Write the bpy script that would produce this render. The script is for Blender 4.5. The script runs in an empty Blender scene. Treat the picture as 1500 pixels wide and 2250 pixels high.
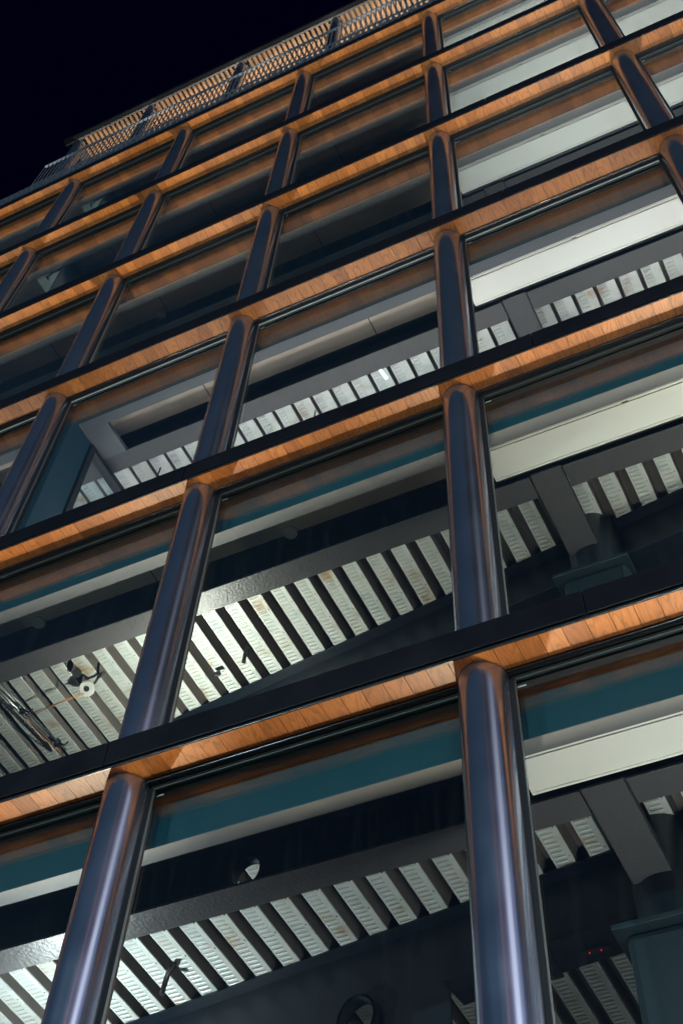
import bpy, bmesh, math, random
from mathutils import Vector, Matrix
random.seed(7)
scene = bpy.context.scene
COL = scene.collection

# ------------------------------------------------------------------ camera
S = 4.0                      # storey height
W = 3.22728                  # column spacing
cam_d = bpy.data.cameras.new('camera')
cam = bpy.data.objects.new('camera', cam_d)
COL.objects.link(cam)
R = ((0.8948984450182554, 0.3682214590487108, 0.2521303833335979),
     (0.44267940585737564, -0.8039709177512055, -0.3970714130229537),
     (0.05649528063183067, 0.4669515183681522, -0.8824763808510729))
M = Matrix(R).to_4x4()
M.translation = Vector((2.28324441, -6.48568775, -2.63440315))
cam.matrix_world = M
cam_d.sensor_fit = 'VERTICAL'
cam_d.sensor_height = 36.0
cam_d.sensor_width = 24.0
cam_d.lens = 2551.462 / 2250 * 36
cam_d.shift_x = 28.862 / 2250
cam_d.shift_y = -468.632 / 2250
cam_d.clip_start = 0.1
cam_d.clip_end = 2000
scene.camera = cam

# ------------------------------------------------------------------ render / view
scene.render.engine = 'CYCLES'
scene.cycles.use_denoising = True
scene.cycles.max_bounces = 10
scene.cycles.transparent_max_bounces = 24
scene.cycles.sample_clamp_indirect = 6
scene.cycles.caustics_reflective = False
scene.cycles.caustics_refractive = False
scene.view_settings.view_transform = 'Standard'
scene.view_settings.look = 'None'
scene.view_settings.exposure = 0
scene.view_settings.gamma = 1

# ------------------------------------------------------------------ night sky
world = bpy.data.worlds.new('World')
scene.world = world
world.use_nodes = True
nt = world.node_tree
nt.nodes.clear()
o_ = nt.nodes.new('ShaderNodeOutputWorld')
bg = nt.nodes.new('ShaderNodeBackground')
tc = nt.nodes.new('ShaderNodeTexCoord')
sp = nt.nodes.new('ShaderNodeSeparateXYZ')
rp = nt.nodes.new('ShaderNodeValToRGB')
# deep navy overhead, a little city glow low down on the street side
rp.color_ramp.elements[0].position = 0.30
rp.color_ramp.elements[0].color = (0.022, 0.044, 0.085, 1)
rp.color_ramp.elements[1].position = 0.925
rp.color_ramp.elements[1].color = (0.0003, 0.0002, 0.0046, 1)
q_ = rp.color_ramp.elements.new(0.80)
q_.color = (0.005, 0.016, 0.030, 1)
q_ = rp.color_ramp.elements.new(0.885)
q_.color = (0.0016, 0.005, 0.013, 1)
ma = nt.nodes.new('ShaderNodeMath')
ma.operation = 'MULTIPLY_ADD'
ma.inputs[1].default_value = 0.28
nt.links.new(tc.outputs['Generated'], sp.inputs[0])
nt.links.new(sp.outputs['Y'], ma.inputs[0])
nt.links.new(sp.outputs['Z'], ma.inputs[2])
nt.links.new(ma.outputs[0], rp.inputs[0])
nt.links.new(rp.outputs[0], bg.inputs['Color'])
bg.inputs['Strength'].default_value = 1.0
nt.links.new(bg.outputs[0], o_.inputs['Surface'])


def lamp(name, kind, loc, power, color, target=None, size=0.05, angle=None, blend=0.2):
    d = bpy.data.lights.new(name, kind)
    d.energy = power
    d.color = color
    if kind in ('POINT', 'SPOT'):
        d.shadow_soft_size = size
    if kind == 'SPOT':
        d.spot_size = angle
        d.spot_blend = blend
    o = bpy.data.objects.new(name, d)
    COL.objects.link(o)
    o.location = loc
    if target is not None:
        o.rotation_euler = (Vector(target) - Vector(loc)).to_track_quat('-Z', 'Y').to_euler()
    return o


# added floodlights without fixtures that wash the timber soffits from below
for fx in (-11.5, -5.5, 0.5, 6.5):
    lamp('added_soffit_flood', 'SPOT', (fx, -6.0, -4.0), 520, (1.0, 0.74, 0.54), (fx, 0, 22), 0.2, math.radians(62), 1.0)


# added cool fill lights across the road: they only reach the upright faces
for fx in (-11.0, 1.0, 12.0):
    lamp('added_front_light', 'POINT', (fx, -19.0, 5.0), 3700, (0.68, 0.95, 1.0), size=0.15)


# ------------------------------------------------------------------ materials
def new_mat(name):
    m = bpy.data.materials.new(name)
    m.use_nodes = True
    n = m.node_tree
    n.nodes.clear()
    out = n.nodes.new('ShaderNodeOutputMaterial')
    return m, n, out


def principled(name, color, rough=0.5, metal=0.0, noise=0.0, nscale=4.0, bump=0.0, bscale=60.0, coat=0.0, spec=0.5, rvar=0.0):
    m, n, out = new_mat(name)
    b = n.nodes.new('ShaderNodeBsdfPrincipled')
    n.links.new(b.outputs[0], out.inputs[0])
    b.inputs['Base Color'].default_value = (*color, 1)
    b.inputs['Roughness'].default_value = rough
    b.inputs['Metallic'].default_value = metal
    b.inputs['Specular IOR Level'].default_value = spec
    b.inputs['Coat Weight'].default_value = coat
    g = n.nodes.new('ShaderNodeNewGeometry')
    if noise > 0 or rvar > 0:
        t = n.nodes.new('ShaderNodeTexNoise')
        t.inputs['Scale'].default_value = nscale
        t.inputs['Detail'].default_value = 6
        n.links.new(g.outputs['Position'], t.inputs['Vector'])
        if noise > 0:
            mx = n.nodes.new('ShaderNodeMix')
            mx.data_type = 'RGBA'
            mx.inputs['A'].default_value = (*[c * (1 - noise) for c in color], 1)
            mx.inputs['B'].default_value = (*[min(1, c * (1 + noise)) for c in color], 1)
            n.links.new(t.outputs[0], mx.inputs['Factor'])
            n.links.new(mx.outputs['Result'], b.inputs['Base Color'])
        if rvar > 0:
            mr = n.nodes.new('ShaderNodeMapRange')
            mr.inputs['From Min'].default_value = 0.3
            mr.inputs['From Max'].default_value = 0.7
            mr.inputs['To Min'].default_value = max(0.02, rough - rvar)
            mr.inputs['To Max'].default_value = rough + rvar
            n.links.new(t.outputs[0], mr.inputs['Value'])
            n.links.new(mr.outputs[0], b.inputs['Roughness'])
    if bump > 0:
        t2 = n.nodes.new('ShaderNodeTexNoise')
        t2.inputs['Scale'].default_value = bscale
        t2.inputs['Detail'].default_value = 4
        n.links.new(g.outputs['Position'], t2.inputs['Vector'])
        bp = n.nodes.new('ShaderNodeBump')
        bp.inputs['Strength'].default_value = bump
        bp.inputs['Distance'].default_value = 0.01
        n.links.new(t2.outputs[0], bp.inputs['Height'])
        n.links.new(bp.outputs[0], b.inputs['Normal'])
    return m


def math_node(n, op, a, b=None):
    k = n.nodes.new('ShaderNodeMath')
    k.operation = op
    for i, v in enumerate((a, b)):
        if v is None:
            continue
        if isinstance(v, (int, float)):
            k.inputs[i].default_value = v
        else:
            n.links.new(v, k.inputs[i])
    return k.outputs[0]


PLANK = 0.185


def wood_material():
    m, n, out = new_mat('cedar_soffit_boards')
    b = n.nodes.new('ShaderNodeBsdfPrincipled')
    n.links.new(b.outputs[0], out.inputs[0])
    g = n.nodes.new('ShaderNodeNewGeometry')
    s = n.nodes.new('ShaderNodeSeparateXYZ')
    n.links.new(g.outputs['Position'], s.inputs[0])
    xi = math_node(n, 'FLOOR', math_node(n, 'DIVIDE', s.outputs['X'], PLANK))
    zi = math_node(n, 'FLOOR', s.outputs['Z'])
    cmb = n.nodes.new('ShaderNodeCombineXYZ')
    n.links.new(xi, cmb.inputs[0])
    n.links.new(zi, cmb.inputs[1])
    wn = n.nodes.new('ShaderNodeTexWhiteNoise')
    wn.noise_dimensions = '2D'
    n.links.new(cmb.outputs[0], wn.inputs['Vector'])
    sw = n.nodes.new('ShaderNodeSeparateColor')
    n.links.new(wn.outputs['Color'], sw.inputs[0])
    # grain space: stretched along the board (y), shifted per board
    gx = math_node(n, 'ADD', s.outputs['X'], math_node(n, 'MULTIPLY', sw.outputs[0], 17.0))
    gy = math_node(n, 'ADD', math_node(n, 'MULTIPLY', s.outputs['Y'], 0.22), math_node(n, 'MULTIPLY', sw.outputs[1], 9.0))
    gv = n.nodes.new('ShaderNodeCombineXYZ')
    n.links.new(gx, gv.inputs[0])
    n.links.new(gy, gv.inputs[1])
    n.links.new(sw.outputs[2], gv.inputs[2])
    t = n.nodes.new('ShaderNodeTexNoise')
    t.inputs['Scale'].default_value = 7.0
    t.inputs['Detail'].default_value = 1.5
    n.links.new(gv.outputs[0], t.inputs['Vector'])
    rings = math_node(n, 'FRACT', math_node(n, 'MULTIPLY', t.outputs[0], 9.0))
    rr = n.nodes.new('ShaderNodeValToRGB')
    e = rr.color_ramp.elements
    e[0].position = 0.0
    e[0].color = (0.55, 0.55, 0.55, 1)
    e[1].position = 1.0
    e[1].color = (0.9, 0.9, 0.9, 1)
    for pos, v in ((0.12, 0.78), (0.55, 1.0), (0.9, 0.95)):
        q = e.new(pos)
        q.color = (v, v, v, 1)
    n.links.new(rings, rr.inputs[0])
    f = n.nodes.new('ShaderNodeTexNoise')
    f.inputs['Scale'].default_value = 55.0
    f.inputs['Detail'].default_value = 3
    n.links.new(gv.outputs[0], f.inputs['Vector'])
    fib = n.nodes.new('ShaderNodeMapRange')
    fib.inputs['To Min'].default_value = 0.72
    fib.inputs['To Max'].default_value = 1.2
    n.links.new(f.outputs[0], fib.inputs['Value'])
    base = n.nodes.new('ShaderNodeValToRGB')
    e = base.color_ramp.elements
    e[0].position = 0.0
    e[0].color = (0.37, 0.112, 0.023, 1)
    e[1].position = 1.0
    e[1].color = (0.59, 0.20, 0.044, 1)
    q = e.new(0.5)
    q.color = (0.50, 0.16, 0.034, 1)
    n.links.new(sw.outputs[0], base.inputs[0])
    v = math_node(n, 'MULTIPLY', rr.outputs[0], fib.outputs[0])
    mx = n.nodes.new('ShaderNodeVectorMath')
    mx.operation = 'SCALE'
    n.links.new(base.outputs[0], mx.inputs[0])
    n.links.new(v, mx.inputs['Scale'])
    n.links.new(mx.outputs[0], b.inputs['Base Color'])
    b.inputs['Roughness'].default_value = 0.42
    bp = n.nodes.new('ShaderNodeBump')
    bp.inputs['Strength'].default_value = 0.25
    bp.inputs['Distance'].default_value = 0.002
    n.links.new(v, bp.inputs['Height'])
    n.links.new(bp.outputs[0], b.inputs['Normal'])
    return m


def glass_material():
    m, n, out = new_mat('coated_window_glass')
    tr = n.nodes.new('ShaderNodeBsdfTransparent')
    tr.inputs['Color'].default_value = (0.90, 0.958, 0.965, 1)
    gl = n.nodes.new('ShaderNodeBsdfGlossy')
    gl.inputs['Roughness'].default_value = 0.0
    gl.inputs['Color'].default_value = (0.95, 0.95, 0.97, 1)
    mix = n.nodes.new('ShaderNodeMixShader')
    lw = n.nodes.new('ShaderNodeLayerWeight')
    lw.inputs['Blend'].default_value = 0.5
    p = math_node(n, 'POWER', lw.outputs['Facing'], 3.7)
    fac = math_node(n, 'ADD', math_node(n, 'MULTIPLY', p, 0.95), 0.034)
    # faint dried-rain film: a few streaks scatter light
    n.links.new(fac, mix.inputs[0])
    n.links.new(tr.outputs[0], mix.inputs[1])
    n.links.new(gl.outputs[0], mix.inputs[2])
    g = n.nodes.new('ShaderNodeNewGeometry')
    mp = n.nodes.new('ShaderNodeMapping')
    mp.inputs['Scale'].default_value = (9, 9, 0.8)
    n.links.new(g.outputs['Position'], mp.inputs[0])
    t = n.nodes.new('ShaderNodeTexNoise')
    t.inputs['Scale'].default_value = 1.6
    t.inputs['Detail'].default_value = 8
    n.links.new(mp.outputs[0], t.inputs['Vector'])
    d = n.nodes.new('ShaderNodeMapRange')
    d.inputs['From Min'].default_value = 0.52
    d.inputs['From Max'].default_value = 0.9
    d.inputs['To Min'].default_value = 0.0
    d.inputs['To Max'].default_value = 0.010
    n.links.new(t.outputs[0], d.inputs['Value'])
    tw_ = n.nodes.new('ShaderNodeTexNoise')
    tw_.inputs['Scale'].default_value = 1.4
    tw_.inputs['Detail'].default_value = 1
    n.links.new(g.outputs['Position'], tw_.inputs['Vector'])
    bw = n.nodes.new('ShaderNodeBump')
    bw.inputs['Strength'].default_value = 0.10
    bw.inputs['Distance'].default_value = 0.012
    n.links.new(tw_.outputs[0], bw.inputs['Height'])
    n.links.new(bw.outputs[0], gl.inputs['Normal'])
    df = n.nodes.new('ShaderNodeBsdfDiffuse')
    df.inputs['Color'].default_value = (0.6, 0.65, 0.7, 1)
    mix2 = n.nodes.new('ShaderNodeMixShader')
    n.links.new(d.outputs[0], mix2.inputs[0])
    n.links.new(mix.outputs[0], mix2.inputs[1])
    n.links.new(df.outputs[0], mix2.inputs[2])
    n.links.new(mix2.outputs[0], out.inputs[0])
    return m


def deck_material():
    """galvanised steel deck: embossed ribs across each pan, spangle and a little rust"""
    m, n, out = new_mat('galvanised_deck')
    b = n.nodes.new('ShaderNodeBsdfPrincipled')
    n.links.new(b.outputs[0], out.inputs[0])
    g = n.nodes.new('ShaderNodeNewGeometry')
    s = n.nodes.new('ShaderNodeSeparateXYZ')
    n.links.new(g.outputs['Position'], s.inputs[0])
    ph = math_node(n, 'FRACT', math_node(n, 'DIVIDE', s.outputs['Y'], 0.062))
    st = n.nodes.new('ShaderNodeValToRGB')
    e = st.color_ramp.elements
    e[0].position = 0.0
    e[0].color = (0, 0, 0, 1)
    e[1].position = 0.22
    e[1].color = (1, 1, 1, 1)
    q = e.new(0.62)
    q.color = (1, 1, 1, 1)
    q = e.new(0.85)
    q.color = (0, 0, 0, 1)
    n.links.new(ph, st.inputs[0])
    # only the middle of each pan is embossed
    px = math_node(n, 'FRACT', math_node(n, 'DIVIDE', s.outputs['X'], 0.32))
    win = math_node(n, 'MULTIPLY', math_node(n, 'GREATER_THAN', px, 0.06), math_node(n, 'LESS_THAN', px, 0.40))
    hgt = math_node(n, 'MULTIPLY', st.outputs[0], win)
    bp = n.nodes.new('ShaderNodeBump')
    bp.inputs['Strength'].default_value = 1.0
    bp.inputs['Distance'].default_value = 0.014
    n.links.new(hgt, bp.inputs['Height'])
    n.links.new(bp.outputs[0], b.inputs['Normal'])
    t = n.nodes.new('ShaderNodeTexNoise')
    t.inputs['Scale'].default_value = 3.0
    t.inputs['Detail'].default_value = 8
    n.links.new(g.outputs['Position'], t.inputs['Vector'])
    c = n.nodes.new('ShaderNodeValToRGB')
    e = c.color_ramp.elements
    e[0].position = 0.3
    e[0].color = (0.46, 0.51, 0.50, 1)
    e[1].position = 0.74
    e[1].color = (0.42, 0.30, 0.19, 1)
    q = e.new(0.45)
    q.color = (0.60, 0.63, 0.61, 1)
    q = e.new(0.60)
    q.color = (0.55, 0.57, 0.54, 1)
    n.links.new(t.outputs[0], c.inputs[0])
    n.links.new(c.outputs[0], b.inputs['Base Color'])
    b.inputs['Metallic'].default_value = 0.25
    b.inputs['Roughness'].default_value = 0.45
    return m


def column_material():
    m, n, out = new_mat('pearl_metal_column')
    b = n.nodes.new('ShaderNodeBsdfPrincipled')
    n.links.new(b.outputs[0], out.inputs[0])
    b.inputs['Metallic'].default_value = 0.95
    g = n.nodes.new('ShaderNodeNewGeometry')
    t = n.nodes.new('ShaderNodeTexNoise')
    t.inputs['Scale'].default_value = 2.2
    t.inputs['Detail'].default_value = 7
    n.links.new(g.outputs['Position'], t.inputs['Vector'])
    mr = n.nodes.new('ShaderNodeMapRange')
    mr.inputs['From Min'].default_value = 0.3
    mr.inputs['From Max'].default_value = 0.7
    mr.inputs['To Min'].default_value = 0.15
    mr.inputs['To Max'].default_value = 0.24
    n.links.new(t.outputs[0], mr.inputs['Value'])
    n.links.new(mr.outputs[0], b.inputs['Roughness'])
    c = n.nodes.new('ShaderNodeMix')
    c.data_type = 'RGBA'
    c.inputs['A'].default_value = (0.385, 0.43, 0.55, 1)
    c.inputs['B'].default_value = (0.45, 0.49, 0.62, 1)
    n.links.new(t.outputs[0], c.inputs['Factor'])
    n.links.new(c.outputs['Result'], b.inputs['Base Color'])
    b.inputs['Coat Weight'].default_value = 0.15
    b.inputs['Coat Roughness'].default_value = 0.03
    t2 = n.nodes.new('ShaderNodeTexNoise')
    t2.inputs['Scale'].default_value = 900
    n.links.new(g.outputs['Position'], t2.inputs['Vector'])
    bp = n.nodes.new('ShaderNodeBump')
    bp.inputs['Strength'].default_value = 0.04
    bp.inputs['Distance'].default_value = 0.001
    n.links.new(t2.outputs[0], bp.inputs['Height'])
    n.links.new(bp.outputs[0], b.inputs['Normal'])
    return m


def emission(name, color, strength):
    m, n, out = new_mat(name)
    e = n.nodes.new('ShaderNodeEmission')
    e.inputs['Color'].default_value = (*color, 1)
    e.inputs['Strength'].default_value = strength
    n.links.new(e.outputs[0], out.inputs[0])
    return m


MAT = dict(
    wood=wood_material(), glass=glass_material(), deck=deck_material(), column=column_material(),
    fascia=principled('black_aluminium_fascia', (0.0065, 0.006, 0.0095), 0.42, 0, 0.25, 2.0, rvar=0.08, spec=0.3),
    lip=principled('black_drip_lip', (0.02, 0.02, 0.024), 0.25),
    black=principled('black_gasket', (0.006, 0.006, 0.008), 0.6),
    gloss=principled('glossy_dark_frame', (0.02, 0.018, 0.024), 0.18, 0, 0, coat=0.3),
    alu=principled('aluminium_bead', (0.40, 0.42, 0.42), 0.30, 0.9),
    teal=principled('teal_bulkhead_paint', (0.010, 0.070, 0.090), 0.45, 0, 0.12, 1.3),
    grey=principled('grey_plaster', (0.085, 0.088, 0.095), 0.6, 0, 0.08, 2.0),
    white=principled('white_ceiling_panel', (0.73, 0.70, 0.645), 0.35, 0, 0.03, 1.5),
    concrete=principled('raw_concrete', (0.38, 0.32, 0.255), 0.85, 0, 0.22, 3.0, 0.2, 30),
    column_in=principled('interior_column_paint', (0.008, 0.017, 0.022), 0.42, 0, 0.15, 2.0),
    steel=principled('dark_painted_steel', (0.0045, 0.008, 0.013), 0.4, 0, 0.2, 3.0, spec=0.35),
    flange=principled('textured_fireproof_paint', (0.058, 0.055, 0.057), 0.40, 0, 0.1, 8.0, 0.5, 30.0, spec=0.3),
    bolt=principled('bolt_steel', (0.03, 0.04, 0.05), 0.3, 0.6),
    floor=principled('concrete_floor', (0.028, 0.027, 0.026), 0.8, 0, 0.2, 2.0),
    dark=principled('dark_back_wall', (0.03, 0.035, 0.04), 0.8, 0, 0.2, 1.0),
    asphalt=principled('asphalt', (0.05, 0.05, 0.052), 0.85, 0, 0.3, 6.0, 0.4, 80),
    paving=principled('paving', (0.22, 0.21, 0.20), 0.8, 0, 0.2, 2.0),
    rail=principled('slate_blue_rail_paint', (0.12, 0.16, 0.21), 0.40),
    slat=principled('pale_timber_slat', (0.50, 0.28, 0.145), 0.5, 0, 0.25, 5.0),
    roof=principled('roof_sheet', (0.16, 0.17, 0.19), 0.5, 0.3),
    edge=principled('dark_roof_edge', (0.007, 0.009, 0.012), 0.6, spec=0.2),
    rope=principled('orange_cord', (0.45, 0.20, 0.07), 0.7),
    whitep=principled('white_plastic', (0.75, 0.74, 0.68), 0.4),
    teal_wall=principled('teal_partition_paint', (0.006, 0.036, 0.055), 0.5, 0, 0.25, 1.2),
    bead_lit=principled('lit_grey_bead', (0.55, 0.58, 0.57), 0.35),  # same bead made paler to stand for light leaking under the head
    bead_unlit=principled('unlit_grey_bead', (0.10, 0.11, 0.115), 0.35),
    trough=principled('shaded_brown_trough', (0.135, 0.118, 0.105), 0.5, 0, 0.3, 4.0),  # brown, darkened to paint in the shade of the troughs
    capgrey=principled('grey_cap', (0.42, 0.42, 0.40), 0.5),
    blackp=principled('black_plastic', (0.012, 0.012, 0.013), 0.4),
    brick=principled('opposite_render', (0.2, 0.19, 0.18), 0.8, 0, 0.2, 1.0),
)


# ------------------------------------------------------------------ mesh builder
class MB:
    def __init__(self):
        self.bm = bmesh.new()

    def box(self, x0, x1, y0, y1, z0, z1):
        b = self.bm
        v = [b.verts.new((x, y, z)) for x in (x0, x1) for y in (y0, y1) for z in (z0, z1)]
        for f in ((0, 1, 3, 2), (4, 6, 7, 5), (0, 4, 5, 1), (2, 3, 7, 6), (0, 2, 6, 4), (1, 5, 7, 3)):
            b.faces.new([v[i] for i in f])
        return self

    def prism(self, prof, a0, a1, axis='x'):
        """closed 2-D profile extruded along an axis"""
        b = self.bm
        def P(u, w, a):
            return {'x': (a, u, w), 'y': (u, a, w), 'z': (u, w, a)}[axis]
        A = [b.verts.new(P(u, w, a0)) for u, w in prof]
        B = [b.verts.new(P(u, w, a1)) for u, w in prof]
        k = len(prof)
        for i in range(k):
            f = b.faces.new((A[i], A[(i + 1) % k], B[(i + 1) % k], B[i]))
        b.faces.new(A[::-1])
        b.faces.new(B)
        return self

    def cyl(self, p0, p1, r0, r1=None, seg=24, caps=True, smooth=True):
        b = self.bm
        r1 = r0 if r1 is None else r1
        p0, p1 = Vector(p0), Vector(p1)
        d = (p1 - p0).normalized()
        u = d.orthogonal().normalized()
        w = d.cross(u)
        A, B = [], []
        for i in range(seg):
            a = 2 * math.pi * i / seg
            q = u * math.cos(a) + w * math.sin(a)
            A.append(b.verts.new(p0 + q * r0))
            B.append(b.verts.new(p1 + q * r1))
        for i in range(seg):
            f = b.faces.new((A[i], A[(i + 1) % seg], B[(i + 1) % seg], B[i]))
            f.smooth = smooth
        if caps:
            b.faces.new(A[::-1])
            b.faces.new(B)
        return self

    def tube(self, pts, r, seg=8):
        b = self.bm
        pts = [Vector(p) for p in pts]
        rings = []
        for i, p in enumerate(pts):
            d = (pts[min(i + 1, len(pts) - 1)] - pts[max(i - 1, 0)]).normalized()
            u = d.cross(Vector((0.31, 0.2, 0.93))).normalized()
            w = d.cross(u)
            rings.append([b.verts.new(p + (u * math.cos(2 * math.pi * k / seg) + w * math.sin(2 * math.pi * k / seg)) * r) for k in range(seg)])
        for A, B in zip(rings, rings[1:]):
            for k in range(seg):
                f = b.faces.new((A[k], A[(k + 1) % seg], B[(k + 1) % seg], B[k]))
                f.smooth = True
        b.faces.new(rings[0][::-1])
        b.faces.new(rings[-1])
        return self

    def plate_hole(self, x0, x1, z0, z1, y0, y1, cx, cz, r, seg=32):
        """vertical plate in the x-z plane with one round hole"""
        b = self.bm
        ring = []
        for y in (y0, y1):
            inn, outr = [], []
            for i in range(seg):
                a = 2 * math.pi * i / seg
                c, s = math.cos(a), math.sin(a)
                inn.append(b.verts.new((cx + r * c, y, cz + r * s)))
                t = min((x1 - cx) / c if c > 1e-9 else (x0 - cx) / c if c < -1e-9 else 1e9,
                        (z1 - cz) / s if s > 1e-9 else (z0 - cz) / s if s < -1e-9 else 1e9)
                outr.append(b.verts.new((cx + t * c, y, cz + t * s)))
            ring.append((inn, outr))
            for i in range(seg):
                j = (i + 1) % seg
                b.faces.new((inn[i], inn[j], outr[j], outr[i]))
            # corners
            for X, Z in ((x0, z0), (x1, z0), (x1, z1), (x0, z1)):
                best = None
                for i in range(seg):
                    j = (i + 1) % seg
                    A, B = outr[i].co, outr[j].co
                    onx = lambda q: abs(q.x - X) < 1e-6
                    onz = lambda q: abs(q.z - Z) < 1e-6
                    if (onx(A) and onz(B) or onz(A) and onx(B)) and not (onx(A) and onz(A)) and not (onx(B) and onz(B)):
                        b.faces.new((outr[i], outr[j], b.verts.new((X, y, Z))))
        for i in range(seg):
            j = (i + 1) % seg
            b.faces.new((ring[0][0][i], ring[1][0][i], ring[1][0][j], ring[0][0][j]))
        return self

    def build(self, name, mat, parent=None, bevel=0.0):
        bmesh.ops.recalc_face_normals(self.bm, faces=self.bm.faces)
        me = bpy.data.meshes.new(name)
        self.bm.to_mesh(me)
        self.bm.free()
        me.materials.append(MAT[mat] if isinstance(mat, str) else mat)
        o = bpy.data.objects.new(name, me)
        COL.objects.link(o)
        if parent is not None:
            o.parent = parent
        if bevel > 0:
            md = o.modifiers.new('bevel', 'BEVEL')
            md.width = bevel
            md.segments = 2
            md.limit_method = 'ANGLE'
        return o


def tag(o, label=None, cat=None, group=None, kind=None):
    for k, v in (('label', label), ('category', cat), ('group', group), ('kind', kind)):
        if v:
            o[k] = v
    return o


def thing(name, label, cat, loc=(0, 0, 0), group=None):
    o = bpy.data.objects.new(name, None)
    COL.objects.link(o)
    o.location = loc
    return tag(o, label, cat, group)


# ------------------------------------------------------------------ ground
tag(MB().box(-400, 400, -400, 400, -4.5, -4.25).build('street', 'asphalt'), kind='structure')
tag(MB().box(-60, 60, -4.2, 9.0, -4.246, -4.12).build('pavement', 'paving'), kind='structure')

# ------------------------------------------------------------------ the building
XL, XR = -17.2, 9.68
YB = 8.0
bld = thing('office_building', 'dark steel and glass office block with timber soffits and round metal columns at night', 'building', (0, 0, -4.12))
bld_inv = Vector((0, 0, 4.12))


def part(mb, name, mat, parent=None, bevel=0.0, label=None):
    """a part of the building; meshes are written in world space"""
    o = mb.build(name, mat, parent or bld, bevel)
    if parent is None:
        o.location = bld_inv
    if label:
        o['label'] = label
    return o


# visible range of columns for each storey (row n hangs under slab n)
KR = {0: (-2, 1), 1: (-2, 1), 2: (-3, 1), 3: (-3, 2), 4: (-4, 2), 5: (-4, 2), 6: (-5, 2)}

for n in range(0, 7):
    z = n * S
    # fascia: panels with open joints, a drip lip below
    mb = MB()
    joints = [XL] + [0.95 - 4.27 * i for i in range(4, -3, -1) if XL < 0.95 - 4.27 * i < XR] + [XR]
    for a, b in zip(joints, joints[1:]):
        mb.box(a + 0.004, b - 0.004, -0.292, -0.25, z + 0.040, z + 0.292)
    fa = part(mb, 'fascia', 'fascia', bevel=0.004)
    part(MB().box(XL, XR, -0.287, -0.272, z - 0.003, z + 0.022), 'drip_lip', 'lip', fa, 0.004)
    # slab behind the fascia
    part(MB().box(XL, XR, -0.249, 0.24, z + 0.03, z + 0.288).box(XL, XR, 0.242, YB, z + 0.305, z + 0.344), 'slab', 'floor')
    # timber soffit: separate boards with fine gaps
    mb = MB()
    i0 = math.floor(XL / PLANK)
    while i0 * PLANK < XR:
        x = i0 * PLANK
        dz = random.uniform(0, 0.0012)
        mb.box(x + 0.0022, x + PLANK - 0.0022, -0.271, -0.034, z + dz, z + 0.018)
        i0 += 1
    part(mb, 'soffit', 'wood')

# columns
for n in range(0, 7):
    k0, k1 = KR[n]
    for k in range(k0, k1 + 1):
        z0 = (n - 1) * S + 0.288 if n > 0 else -4.12
        c = part(MB().cyl((k * W, 0, z0), (k * W, 0, n * S - 0.001), 0.2, seg=72, caps=False), 'column', 'column')
        part(MB().cyl((k * W, 0, n * S - 0.014), (k * W, 0, n * S - 0.002), 0.2025, seg=72, caps=False), 'top_ring', 'column', c)

# windows
for n in range(1, 7):
    k0, k1 = KR[n]
    for k in range(k0, k1):
        xa, xb = k * W + 0.205, (k + 1) * W - 0.205
        z1, z0 = n * S, (n - 1) * S + 0.288
        fr = MB()
        fr.box(xa - 0.1, xb + 0.1, -0.033, -0.004, z1 - 0.024, z1 + 0.026)      # glossy head trim
        w = part(fr, 'window', 'gloss', bevel=0.004)
        part(MB().box(xa - 0.1, xb + 0.1, -0.003, 0.10, z1 - 0.012, z1 + 0.028)
             .box(xa, xb, 0.030, 0.055, z1 - 0.034, z1 - 0.0125)
             .box(xa - 0.02, xa + 0.028, 0.035, 0.10, z0 + 0.002, z1 - 0.036)
             .box(xb - 0.028, xb + 0.02, 0.035, 0.10, z0 + 0.002, z1 - 0.036)
             .box(xa, xb, 0.035, 0.10, z0 + 0.001, z0 + 0.05), 'frame', 'black', w, 0.003)
        part(MB().box(xa + 0.029, xb - 0.029, 0.042, 0.058, z1 - (0.050 if n == 3 else 0.044), z1 - 0.0345), 'head_bead', 'bead_lit' if n == 3 else 'bead_unlit', w, 0.003)
        part(MB().box(xa + 0.0285, xa + 0.036, 0.040, 0.0615, z0 + 0.052, z1 - 0.054), 'lit_edge_bead', 'alu', w)  # metal strip added to stand for the lit edge of the glass
        part(MB().box(xa + 0.024, xb - 0.024, 0.062, 0.086, z0 + 0.052, z1 - 0.04), 'pane', 'glass', w)
        part(MB().box(xa + 0.032, xa + 0.10, 0.094, 0.100, z1 - 0.082, z1 - 0.070), 'spacer_clip', 'whitep', w)

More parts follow.
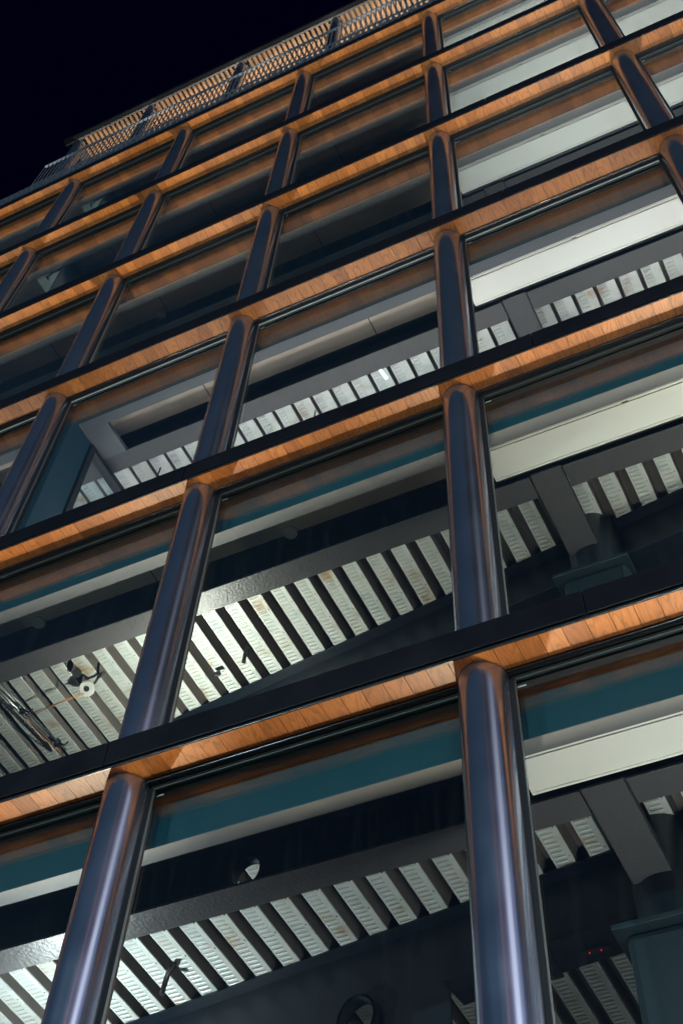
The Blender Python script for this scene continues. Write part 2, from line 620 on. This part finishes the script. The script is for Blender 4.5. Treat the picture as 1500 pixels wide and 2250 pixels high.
# interior, storey by storey
RIB = 0.32
holes = {1: (-2.63, 3.77)}
for n in range(1, 7):
    z = n * S
    part(MB().box(XL, XR, 0.11, 0.239, z - 0.03, z - 0.002), 'head_recess', 'black')
    part(MB().box(XL, XR, 0.242, 0.40, z - 0.45, z + 0.230), 'bulkhead', 'teal', bevel=0.004)
    part(MB().box(XL, XR, 0.243, 0.401, z - 0.4535, z - 0.4505), 'bulkhead_underside', 'grey')
    part(MB().box(XL, XR, 0.402, 1.24, z + 0.10, z + 0.230), 'ceiling', 'concrete')
    for jx in {1: (), 2: (-4.4,), 3: (-1.55, -4.3), 4: (-2.7, -5.9, -8.3), 5: (-2.5, -5.5, -8.0), 6: (-2.6,)}[n]:
        part(MB().box(jx, jx + 0.014, 0.404, 0.955, z + 0.097, z + 0.0995), 'ceiling_joint', 'black')
    # beam behind the facade
    web = MB()
    hx = holes.get(n)
    if hx:
        web.box(XL, hx[0] - 0.3, 1.09, 1.11, z - 0.395, z + 0.08)
        web.plate_hole(hx[0] - 0.3, hx[0] + 0.3, z - 0.395, z + 0.08, 1.09, 1.11, hx[0], z - 0.23, 0.135)
        web.box(hx[0] + 0.3, XR, 1.09, 1.11, z - 0.395, z + 0.08)
    else:
        web.box(XL, XR, 1.09, 1.11, z - 0.395, z + 0.08)
    web.box(XL, XR, 0.96, 1.245, z + 0.081, z + 0.099)
    be = part(web, 'edge_beam', 'steel')
    if hx:
        part(MB().cyl((hx[0], 1.04, z - 0.23), (hx[0], 1.15, z - 0.23), 0.148, seg=32, caps=False)
             .cyl((hx[0], 1.04, z - 0.23), (hx[0], 1.15, z - 0.23), 0.134, seg=32, caps=False), 'sleeve', 'steel', be)
    part(MB().box(XL, 0.36, 0.955, 1.25, z - 0.42, z - 0.396).box(0.735, XR, 0.955, 1.25, z - 0.42, z - 0.396), 'flange', 'flange', be, 0.004)
    # inner beam
    # the inner beam stands slightly askew to the facade
    ib = MB().box(-1.5, 4.0, 2.67, 2.69, z - 0.535, z + 0.08).box(-1.5, 4.0, 2.53, 2.83, z + 0.081, z + 0.099).box(-1.5, 4.0, 2.52, 2.90, z - 0.56, z - 0.536)
    if n == 1:
        ib.plate_hole(-2.9, -1.9, z - 0.90, z + 0.08, 2.67, 2.69, -2.42, z - 0.56, 0.18)
        ib.box(-9.5, -2.9, 2.67, 2.69, z - 0.90, z + 0.08).box(-1.9, -1.5, 2.671, 2.689, z - 0.90, z + 0.08)
        ib.box(-9.5, -1.5, 2.53, 2.83, z + 0.081, z + 0.099).box(-9.5, -1.48, 2.52, 2.90, z - 0.925, z - 0.901)
    else:
        ib.box(-9.5, -1.5, 2.67, 2.69, z - 0.535, z + 0.08).box(-9.5, -1.5, 2.53, 2.83, z + 0.081, z + 0.099).box(-9.5, -1.5, 2.52, 2.90, z - 0.56, z - 0.536)
    ib = part(ib, 'inner_beam', 'steel', bevel=0.003)
    if n == 1:
        part(MB().cyl((-2.42, 2.60, z - 0.56), (-2.42, 2.74, z - 0.56), 0.205, seg=40, caps=False)
             .cyl((-2.42, 2.60, z - 0.56), (-2.42, 2.74, z - 0.56), 0.179, seg=40, caps=False), 'sleeve', 'column_in', ib)
    piv = Vector((-1.2, 2.53, 0))
    rz = Matrix.Rotation(math.atan(-0.128), 3, 'Z')
    ib.rotation_euler = (0, 0, math.atan(-0.128))
    ib.location = bld_inv + piv - rz @ piv
    # corrugated steel deck
    # flat pans with pressed ribs, between brown troughs darkened to hold their shade
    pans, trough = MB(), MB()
    def strip(m_, pts):
        A = [m_.bm.verts.new((x_, 1.255, z_)) for x_, z_ in pts]
        B = [m_.bm.verts.new((x_, YB - 0.3, z_)) for x_, z_ in pts]
        for q in range(len(pts) - 1):
            m_.bm.faces.new((A[q], A[q + 1], B[q + 1], B[q]))
    for i in range(math.floor(XL / RIB), math.ceil(XR / RIB)):
        x = i * RIB
        pw_ = 0.262 if n == 3 else 0.186
        strip(pans, [(x + 0.004, z + 0.112), (x, z + 0.101), (x + pw_ - 0.004, z + 0.101), (x + pw_, z + 0.112)])
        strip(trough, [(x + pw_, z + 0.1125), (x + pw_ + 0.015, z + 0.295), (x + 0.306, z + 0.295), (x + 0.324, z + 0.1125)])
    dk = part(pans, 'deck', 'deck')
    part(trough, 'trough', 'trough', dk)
    mb = MB()
    for i in range(math.floor(-12.0 / RIB), math.floor(4.0 / RIB)):
        for y in (1.5, 1.9, 2.3):
            x = i * RIB + 0.158
            mb.cyl((x, y, z + 0.0965), (x, y, z + 0.1005), 0.007, seg=6)
    part(mb, 'deck_screws', 'bolt', dk)
    # cross beam on the right-hand bay with the interior column that carries it
    cb = part(MB().box(0.38, 0.715, 0.93, 2.13, z - 0.432, z - 0.405).box(0.54, 0.56, 1.12, 2.5, z - 0.404, z + 0.08), 'cross_beam', 'flange', bevel=0.004)
    part(MB().box(0.365, 0.73, 0.952, 2.135, z - 0.404, z - 0.396), 'packing_plate', 'black', cb)
    ic = part(MB().cyl((0.62, 2.36, z - 3.655), (0.62, 2.36, z + 0.1), 0.30, seg=40), 'interior_column', 'column_in')
    part(MB().box(0.18, 1.02, 1.95, 2.78, z - 0.885, z - 0.84), 'collar', 'column_in', ic, 0.006)
    part(MB().box(0.26, 0.98, 2.03, 2.70, z - 3.655, z - 0.886), 'casing', 'column_in', ic, 0.06)
    # white ceiling panels right of the first column
    for k in (0, 1):
        xa, xb = k * W + 0.02, (k + 1) * W - 0.02
        pn = part(MB().box(xa, xb, 0.472, 0.832, z - 0.42, z - 0.40).box(xa, xb, 0.838, 0.866, z - 0.418, z - 0.40), 'ceiling_panel', 'white', bevel=0.002)
        part(MB().box(xa, xb, 0.412, 0.428, z - 0.42, z - 0.40).box(xa, xb, 0.436, 0.460, z - 0.42, z - 0.40), 'panel_edge', 'white', pn, 0.002)
        part(MB().box(xa, xb, 0.42, 0.85, z - 0.394, z - 0.385), 'backing', 'black', pn)
        part(MB().box(xa + 1.55, xa + 1.62, 0.448, 0.462, z - 0.424, z - 0.418), 'latch', 'blackp', pn)
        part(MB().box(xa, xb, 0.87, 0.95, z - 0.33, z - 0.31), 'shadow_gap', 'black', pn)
for n in (5, 6):
    pn = part(MB().box(-9.64, -9.02, 0.462, 0.862, n * S - 0.42, n * S - 0.40), 'ceiling_panel', 'white', bevel=0.002)
    part(MB().box(-9.64, -9.3, 0.412, 0.457, n * S - 0.42, n * S - 0.40), 'panel_edge', 'white', pn, 0.002)
    part(MB().box(-9.42, -9.27, 0.45, 0.475, n * S - 0.44, n * S - 0.421).box(-9.42, -9.38, 0.476, 0.53, n * S - 0.44, n * S - 0.421), 'latch', 'blackp', pn)
    part(MB().box(-8.97, -8.90, 0.41, YB - 0.05, (n - 1) * S + 0.29, n * S + 0.09), 'added_nib_wall', 'dark')
for n in (1, 2, 4, 5, 6):  # unseen walls added to stop tube light leaking left
    part(MB().box(-0.19, -0.09, 0.21, 0.94 if n < 3 else YB - 0.05, (n - 1) * S + 0.29, n * S - 0.456), 'added_nib_wall', 'dark')
part(MB().box(XL, XR, YB, YB + 0.2, -4.1, 24.34), 'back_wall', 'dark')
part(MB().box(XL - 0.2, XL, -0.2, YB, -4.1, 24.34), 'end_wall', 'dark')
part(MB().box(XR, XR + 0.2, -0.2, YB, -4.1, 24.34), 'end_wall', 'dark')

# third storey: partition with a dark framed internal window
z = 3 * S
pw = part(MB().box(-6.25, -6.10, 0.12, 0.60, z - 3.655, z - 0.456).box(-6.25, -6.10, 0.60, 2.5, z - 0.48, z - 0.456)
          .box(-6.25, -6.10, 2.3, YB - 0.1, z - 3.655, z - 0.456), 'partition', 'teal_wall')
part(MB().box(-6.28, -5.68, 0.402, 0.95, z - 0.4535, z - 0.38), 'dropped_ceiling', 'grey')
iw = part(MB().box(-6.2, -6.06, 0.62, 0.72, z - 3.655, z - 0.49).box(-6.2, -6.06, 0.721, 2.28, z - 0.58, z - 0.49), 'internal_window', 'black', bevel=0.005)
part(MB().box(-6.16, -6.13, 0.721, 2.28, z - 3.6, z - 0.581), 'pane', 'glass', iw)


# ------------------------------------------------------------------ lamps added on the floors to light soffits and ceilings
def added_floor_lamp(x, y, n, power, color, visor, label):
    # an added shade board stops the light above the line over the foot of the bulkhead
    vf = 0.5 / ((3.325 - 0.4535) / (y - 0.24) * 1.02)
    zf = (n - 1) * S + 0.345
    t = thing('added_work_lamp', label, 'lamp', (x, y, zf), 'added lamps on the office floors')
    MBB = MB().box(-0.12, 0.12, -0.10, 0.10, 0.0, 0.012).box(-0.10, 0.10, 0.04, 0.06, 0.012, 0.30).box(-0.09, 0.09, -0.05, 0.05, 0.14, 0.20)
    MBB.build('stand', 'blackp', t)
    MB().cyl((0, 0, 0.201), (0, 0, 0.215), 0.05, seg=20).build('lens', emission('lamp_lens', color, 6), t)
    if visor:
        MB().box(-2.2, 2.2, -vf, 1.2, 0.83, 0.845).box(-0.02, 0.02, 0.3, 0.34, 0.012, 0.83).build('visor', 'blackp', t)
    l = lamp('added_work_light', 'POINT', (0, 0, 0.33), power, color, size=0.025)
    l.parent = t
    return t




def added_tripod_lamp(x, y, n, h, power, color, label):  # added light, raised so its rays rake across the deck
    zf = (n - 1) * S + 0.345
    t = thing('added_tripod_light', label, 'lamp', (x, y, zf), 'added tripod lights on the office floors')
    for k in range(3):
        a = 2.09 * k + 0.4
        MB().tube([(0.35 * math.cos(a), 0.35 * math.sin(a), 0), (0, 0, 0.7)], 0.012).build('leg', 'blackp', t)
    MB().tube([(0, 0, 0.6), (0, 0, h - 0.12)], 0.014).build('pole', 'blackp', t)
    MB().box(-0.12, 0.12, -0.05, 0.05, h - 0.14, h - 0.05).build('head', 'blackp', t, 0.01)
    MB().box(-0.10, 0.10, -0.04, 0.04, h - 0.049, h - 0.04).build('lens', emission('lamp_lens', color, 6), t)
    l = lamp('added_work_light', 'POINT', (0, 0, h), power, color, size=0.02)
    l.parent = t
    return t


def added_floor_batten(x0, x1, y, n, power, color, label):  # added tube light, laid long for even light on the ceilings
    zf = (n - 1) * S + 0.345
    t = thing('added_batten_light', label, 'light', ((x0 + x1) / 2, y, zf), 'added tube lights on the office floors')
    h = (x1 - x0) / 2
    MB().box(-h, h, -0.05, 0.05, 0.0, 0.05).build('tray', 'whitep', t)
    MB().cyl((-h + 0.03, 0, 0.075), (h - 0.03, 0, 0.075), 0.016, seg=12).build('tube', emission('tube_glow', color, 4), t)
    l = lamp('added_tube_light', 'AREA', (0, 0, 0.10), power, color)
    l.data.shape = 'RECTANGLE'
    l.data.size = 2 * h
    l.data.size_y = 0.05
    l.rotation_euler = (math.pi, 0, 0)
    l.parent = t
    return t


cool = (0.97, 1.0, 0.96)
warm = (1.0, 0.955, 0.80)
neut = (1.0, 0.94, 0.95)
green = (0.86, 1.0, 0.95)
amber = (1.0, 0.82, 0.60)
LY = {1: 2.25, 2: 2.6, 4: 2.4, 5: 2.55, 6: 2.55}
added_floor_lamp(2.35, LY[1], 1, 950, amber, True, 'added black lamp under a shade board on the lowest floor')
added_floor_lamp(-5.7, LY[1], 1, 950, amber, True, 'added black lamp under a shade board at the left of the lowest floor')
added_floor_lamp(-0.9, LY[1], 1, 750, amber, True, 'added black lamp under a shade board behind the added wall end on the lowest floor')
added_floor_lamp(-0.9, LY[2], 2, 650, amber, True, 'added black lamp under a shade board behind the added wall end on the second floor up')
added_floor_batten(0.3, 3.0, 0.72, 1, 96, (1.0, 0.975, 0.88), 'added white tube light on the lowest floor at the right')
added_tripod_lamp(-5.3, 2.0, 1, 2.1, 360, cool, 'added tripod light at the left of the lowest floor')
added_tripod_lamp(4.2, 2.3, 1, 2.0, 130, cool, 'added tripod light at the right of the lowest floor')
added_floor_lamp(2.35, LY[2], 2, 1000, amber, True, 'added black lamp under a shade board on the second floor up')
added_floor_lamp(-5.7, LY[2], 2, 1000, amber, True, 'added black lamp under a shade board at the left of the second floor up')
added_tripod_lamp(4.4, 2.0, 2, 1.9, 340, warm, 'added tripod light at the far right of the second floor up')
added_floor_batten(0.3, 4.5, 0.72, 2, 74, (1.0, 0.955, 0.84), 'added white tube light on the second floor up at the right')
added_tripod_lamp(-4.55, 2.1, 2, 1.95, 430, warm, 'added tripod light on the second floor up under the pulley')
added_floor_batten(0.3, 5.6, 0.72, 3, 10, neut, 'added white tube light on the third floor up at the right')
added_floor_batten(-3.0, -0.3, 0.72, 3, 16, neut, 'added white tube light on the third floor up in the middle bay')
added_floor_batten(-5.8, -3.4, 0.72, 3, 14, neut, 'added white tube light on the third floor up beside the partition')
added_floor_batten(-5.9, 6.4, 2.25, 3, 320, (1.0, 0.92, 0.86), 'long row of added tube light deeper on the third floor up')
added_floor_batten(-5.9, 6.4, 1.48, 3, 80, neut, 'long row of added tube light nearer the glass on the third floor up')
added_floor_batten(-13.0, -6.4, 2.25, 3, 170, neut, 'row of added tube light beyond the partition on the third floor up')
for n in (4, 5, 6):
    w_ = {4: 'four', 5: 'five', 6: 'six'}[n]
    added_floor_batten(0.3, 6.2, 0.72, n, 150, (1.0, 0.97, 0.93), 'added white tube light on upper floor %s behind the white panel' % w_)
    added_floor_lamp(2.35, LY[n], n, 900, amber, True, 'added black lamp under a shade board at the right of upper floor %s' % w_)
    added_floor_lamp(-5.7, LY[n], n, 900, amber, True, 'added black lamp under a shade board on upper floor %s' % w_)
    added_floor_lamp(-0.6, LY[n], n, 600, amber, True, 'added black lamp under a shade board behind the added wall end on upper floor %s' % w_)
    added_floor_lamp(-12.1, LY[n], n, 900, amber, True, 'added black lamp under a shade board far left on upper floor %s' % w_)
for n in (5, 6):
    added_floor_batten(-9.6, -9.1, 0.72, n, 9, green, 'short added tube light on upper floor %s at the left' % {5: 'five', 6: 'six'}[n])
hl = thing('glare_stand_in', 'small cool white glow added under the third deck for the glare in the middle bay', 'lamp', (-1.70, 1.5, 11.93))  # glowing bar on a cord, standing in for glare on the glass
MB().tube([(-0.015, -0.11, 0), (0.0, 0, -0.005), (0.015, 0.11, 0)], 0.022, 12).build('glare_bar', emission('glare_glow', (0.70, 0.96, 1.0), 5), hl)
MB().tube([(0, 0, 0.02), (0, 0.0, 0.17)], 0.006).build('cord', 'blackp', hl)

# ------------------------------------------------------------------ roof terrace
TZ = 24.36
rail = thing('roof_railing', 'slate blue railing of thin upright bars along the roof terrace edge', 'railing', (0, -0.19, TZ))
RX0, RX1 = -11.34, 1.9
MB().box(RX0, RX1, -0.03, 0.03, 2.30, 2.35).build('top_rail', 'rail', rail, 0.006)
MB().box(RX0, RX1, -0.02, 0.02, 0.90, 0.95).build('bottom_rail', 'rail', rail, 0.006)
bx = RX0 + 0.01
proto = None
while bx < RX1:
    if proto is None:
        proto = MB().box(-0.011, 0.011, -0.009, 0.009, 0.951, 2.299).build('baluster', 'rail', rail)
        o = proto
    else:
        o = proto.copy()
        COL.objects.link(o)
        o.parent = rail
    o.location = (bx, 0, 0)
    bx += 0.137
up = thing('parapet_grille', 'low slotted grille along the roof edge below the railing', 'grille', (0, -0.19, TZ))
mb = MB().box(XL, RX1 + 3, -0.02, 0.0, 0.84, 0.89).box(XL, RX1 + 3, 0.05, 0.06, 0, 0.83)
mb.build('cap', 'rail', up)
mb = MB()
x = XL
while x < RX1:
    mb.box(x, x + 0.05, -0.03, 0.03, 0.0, 0.839)
    x += 0.16
f = mb.build('fin', 'rail', up)
f['kind'] = 'stuff'

perg = thing('roof_canopy', 'slatted timber canopy on round columns above the roof terrace', 'canopy', (0, 0, TZ))
CZ = 32.0 - TZ
CX0, CX1 = -12.81, 6.0
MB().box(CX0, CX1, 0.47, 0.60, CZ + 0.0, CZ + 0.22).box(CX0, CX0 + 0.1, 0.601, 4.0, CZ + 0.05, CZ + 0.22).build('edge_beam', 'edge', perg, 0.01)
MB().box(CX0, CX1, 0.58, 4.0, CZ + 0.34, CZ + 0.40).build('roof_sheet', 'roof', perg)
MB().box(CX0, CX1, 0.602, 0.66, CZ + 0.03, CZ + 0.30).build('inner_channel', 'roof', perg)
for x in (-12.38, -3 * W, -2 * W, -W, 0.0, W):
    MB().cyl((x, 0.82, 0), (x, 0.82, CZ + 0.2), 0.2, seg=48, caps=False).build('column', 'column', perg)
x = CX0 + 0.55
proto = None
ns = 0
while ns < 96 and x < CX1:
    if proto is None:
        proto = MB().box(-0.046, 0.046, 0.662, 3.9, CZ + 0.08, CZ + 0.20).build('slat', 'slat', perg, 0.004)
        o = proto
    else:
        o = proto.copy()
        COL.objects.link(o)
        o.parent = perg
    o.location = (x, 0, 0)
    x += 0.165
    ns += 1
pen = thing('penthouse_wall', 'dark wall at the back of the roof terrace', 'wall', (0, 4.1, TZ))
MB().box(CX0 + 1, XR, 0, 0.2, 0, CZ + 0.3).build('wall', 'dark', pen)
for x in (-11.4, -8.0, -4.8, -1.6, 1.6):  # added uplights without fixtures to brighten the canopy slats
    lamp('added_terrace_light', 'SPOT', (x, 1.3, TZ + 0.4), 800, (1.0, 0.86, 0.70), (x, 1.6, 32), 0.06, math.radians(95), 0.5)


# ------------------------------------------------------------------ small things under the decks
def conduit(pts, r, label):
    o = MB().tube(pts, r, 12).build('conduit_stub', 'blackp')
    tag(o, label, 'pipe')
    return o


conduit([(-4.94, 2.46, 3.84), (-4.92, 2.46, 4.09)], 0.03, 'short straight black conduit stub under the lowest deck')
conduit([(-4.28, 2.42, 3.86), (-4.27, 2.42, 3.96), (-4.22, 2.38, 4.03), (-4.12, 2.32, 4.06)], 0.026, 'bent black conduit hanging under the lowest deck')
conduit([(-3.95, 2.4, 7.92), (-3.95, 2.40, 8.02), (-3.88, 2.32, 8.08)], 0.028, 'small black conduit elbow under the second deck beside the column')
conduit([(-4.45, 2.5, 7.97), (-4.35, 2.5, 7.99)], 0.03, 'black conduit stub lying flat under the second deck')
conduit([(-2.98, 1.80, 11.86), (-2.95, 1.78, 12.09)], 0.01, 'thin black hanger rod under the third deck')
conduit([(-5.70, 1.76, 11.86), (-5.66, 1.74, 12.09)], 0.012, 'thin black hanger rod beside the internal window')
pl = thing('pulley', 'white pulley wheel on a black bracket under the second deck', 'pulley', (-6.0, 2.0, 7.9))
ax = Vector((0.35, -0.55, -0.75)).normalized()
MB().cyl(ax * -0.03, ax * 0.03, 0.10, seg=32).build('wheel', 'capgrey', pl, 0.012)
MB().cyl(ax * 0.0302, ax * 0.045, 0.035, seg=20).build('hub', 'blackp', pl)
MB().tube([ax * -0.04, (0.08, 0.02, 0.08), (0.13, 0.0, 0.14), (0.14, 0.0, 0.2)], 0.018).tube([(0.13, 0, 0.14), (0.24, -0.04, 0.15)], 0.022).build('bracket', 'blackp', pl)
MB().cyl((-0.08, -0.18, 0.13), (-0.07, -0.19, 0.12), 0.06, seg=24).build('disc', 'blackp', pl)
co = MB().tube([(-6.05, 2.0, 7.86), (-6.4, 2.02, 7.84), (-7.0, 2.08, 7.88)], 0.006).tube([(-6.02, 2.0, 7.82), (-6.4, 2.0, 7.80), (-7.0, 2.1, 7.86)], 0.006) \
    .tube([(-7.0, 2.1, 7.87), (-7.0, 2.4, 7.85), (-6.95, 2.85, 7.9)], 0.007).build('cord', 'rope')
tag(co, 'thin orange cord strung from the pulley to a clamp', 'cord')
ro = MB().tube([(-7.15, 1.3, 7.95), (-7.0, 2.9, 7.95)], 0.018).tube([(-7.08, 1.3, 7.97), (-6.92, 2.9, 7.97)], 0.012).build('hanger_rods', 'alu')
tag(ro, 'pair of bright metal rods under the second deck at the left edge', 'rod')
for (x, y, lab) in ((-7.04, 2.05, 'black clamp gripping the rods nearer the white pulley'), (-6.94, 2.75, 'black clamp gripping the rods at the far end')):
    t = thing('rod_clamp', lab, 'clamp', (x, y, 7.94), 'clamps on the rods')
    MB().box(-0.05, 0.05, -0.02, 0.02, -0.02, 0.02).box(-0.015, 0.015, -0.04, 0.04, -0.02, 0.08).build('body', 'blackp', t, 0.008)
    MB().tube([(0.05, 0, 0), (0.1, 0.02, -0.03), (0.14, 0.03, 0.02)], 0.012).build('lever', 'blackp', t)
for n, x, lab in ((2, -2.56, 'round pale cap on the ceiling of the second storey right of the column'), (2, -6.10, 'round pale cap on the ceiling of the second storey at the left edge'),
                  (4, -6.02, 'round pale cap on the dark ceiling of the fourth storey')):
    o = MB().cyl((x, 0.93, n * S + 0.06), (x, 0.93, n * S + 0.099), 0.085, seg=28).build('ceiling_cap', 'capgrey')
    tag(o, lab, 'cap', 'round ceiling caps')
# little detector with two red lights
t = thing('detector', 'small black detector with two red lights under the lowest inner beam', 'detector', (-0.14, 2.60, 3.43))
MB().box(-0.12, 0.12, -0.03, 0.03, -0.012, 0.008).build('body', 'blackp', t)
for x in (-0.05, 0.05):
    MB().cyl((x, 0, -0.02), (x, 0, -0.012), 0.005, seg=10).build('red_light', emission('red_led', (1, 0.0, 0.03), 1.2), t)
# bolted splice plate under the lowest inner beam
t = thing('splice_plate', 'bolted splice plate under the lowest inner beam beside the column', 'plate', (-0.62, 2.66, 3.43))
MB().box(-0.25, 0.12, -0.18, 0.18, -0.012, 0.008).build('plate', 'steel', t, 0.004)
for dx, dy in ((-0.12, -0.1), (0.03, -0.1), (-0.12, 0.1), (0.03, 0.1)):
    MB().cyl((dx, dy, -0.045), (dx, dy, -0.012), 0.03, seg=6, smooth=False).build('bolt', 'bolt', t)

# ------------------------------------------------------------------ unseen tower across the road, added to put streaks in the columns
tw = thing('added_tower', 'unseen tall building across the road with glowing strips added for the column streaks', 'building', (24, -21.6, -4.25))
tw.rotation_euler = (0, 0, math.atan2(0.74, 0.67))
MB().box(-27, 21, -10, 0, 0, 66).build('wall', 'brick', tw)
STR = ((-24.5, 3.6, (1.0, 0.50, 0.62), 1.0), (-20.0, 10.0, (0.62, 0.52, 0.78), 0.34), (-9.0, 3.0, (0.74, 0.62, 1.0), 1.1), (-5.6, 9.5, (0.93, 0.94, 1.0), 2.3), (4.4, 8.0, (0.55, 0.66, 1.0), 0.9), (13.0, 6.0, (0.62, 0.5, 0.62), 0.22))
for k, (x, w, c, e) in enumerate(STR):
    for z0, z1, m in ((12, 24, 1.0), (24.2, 30, 0.55), (30.2, 37, 0.26), (37.2, 48, 0.08), (48.2, 64, 0.02)):
        MB().box(x, x + w, 0.01, 0.12, z0, z1).build('streak_strip', emission('streak_glow', c, e * m), tw)
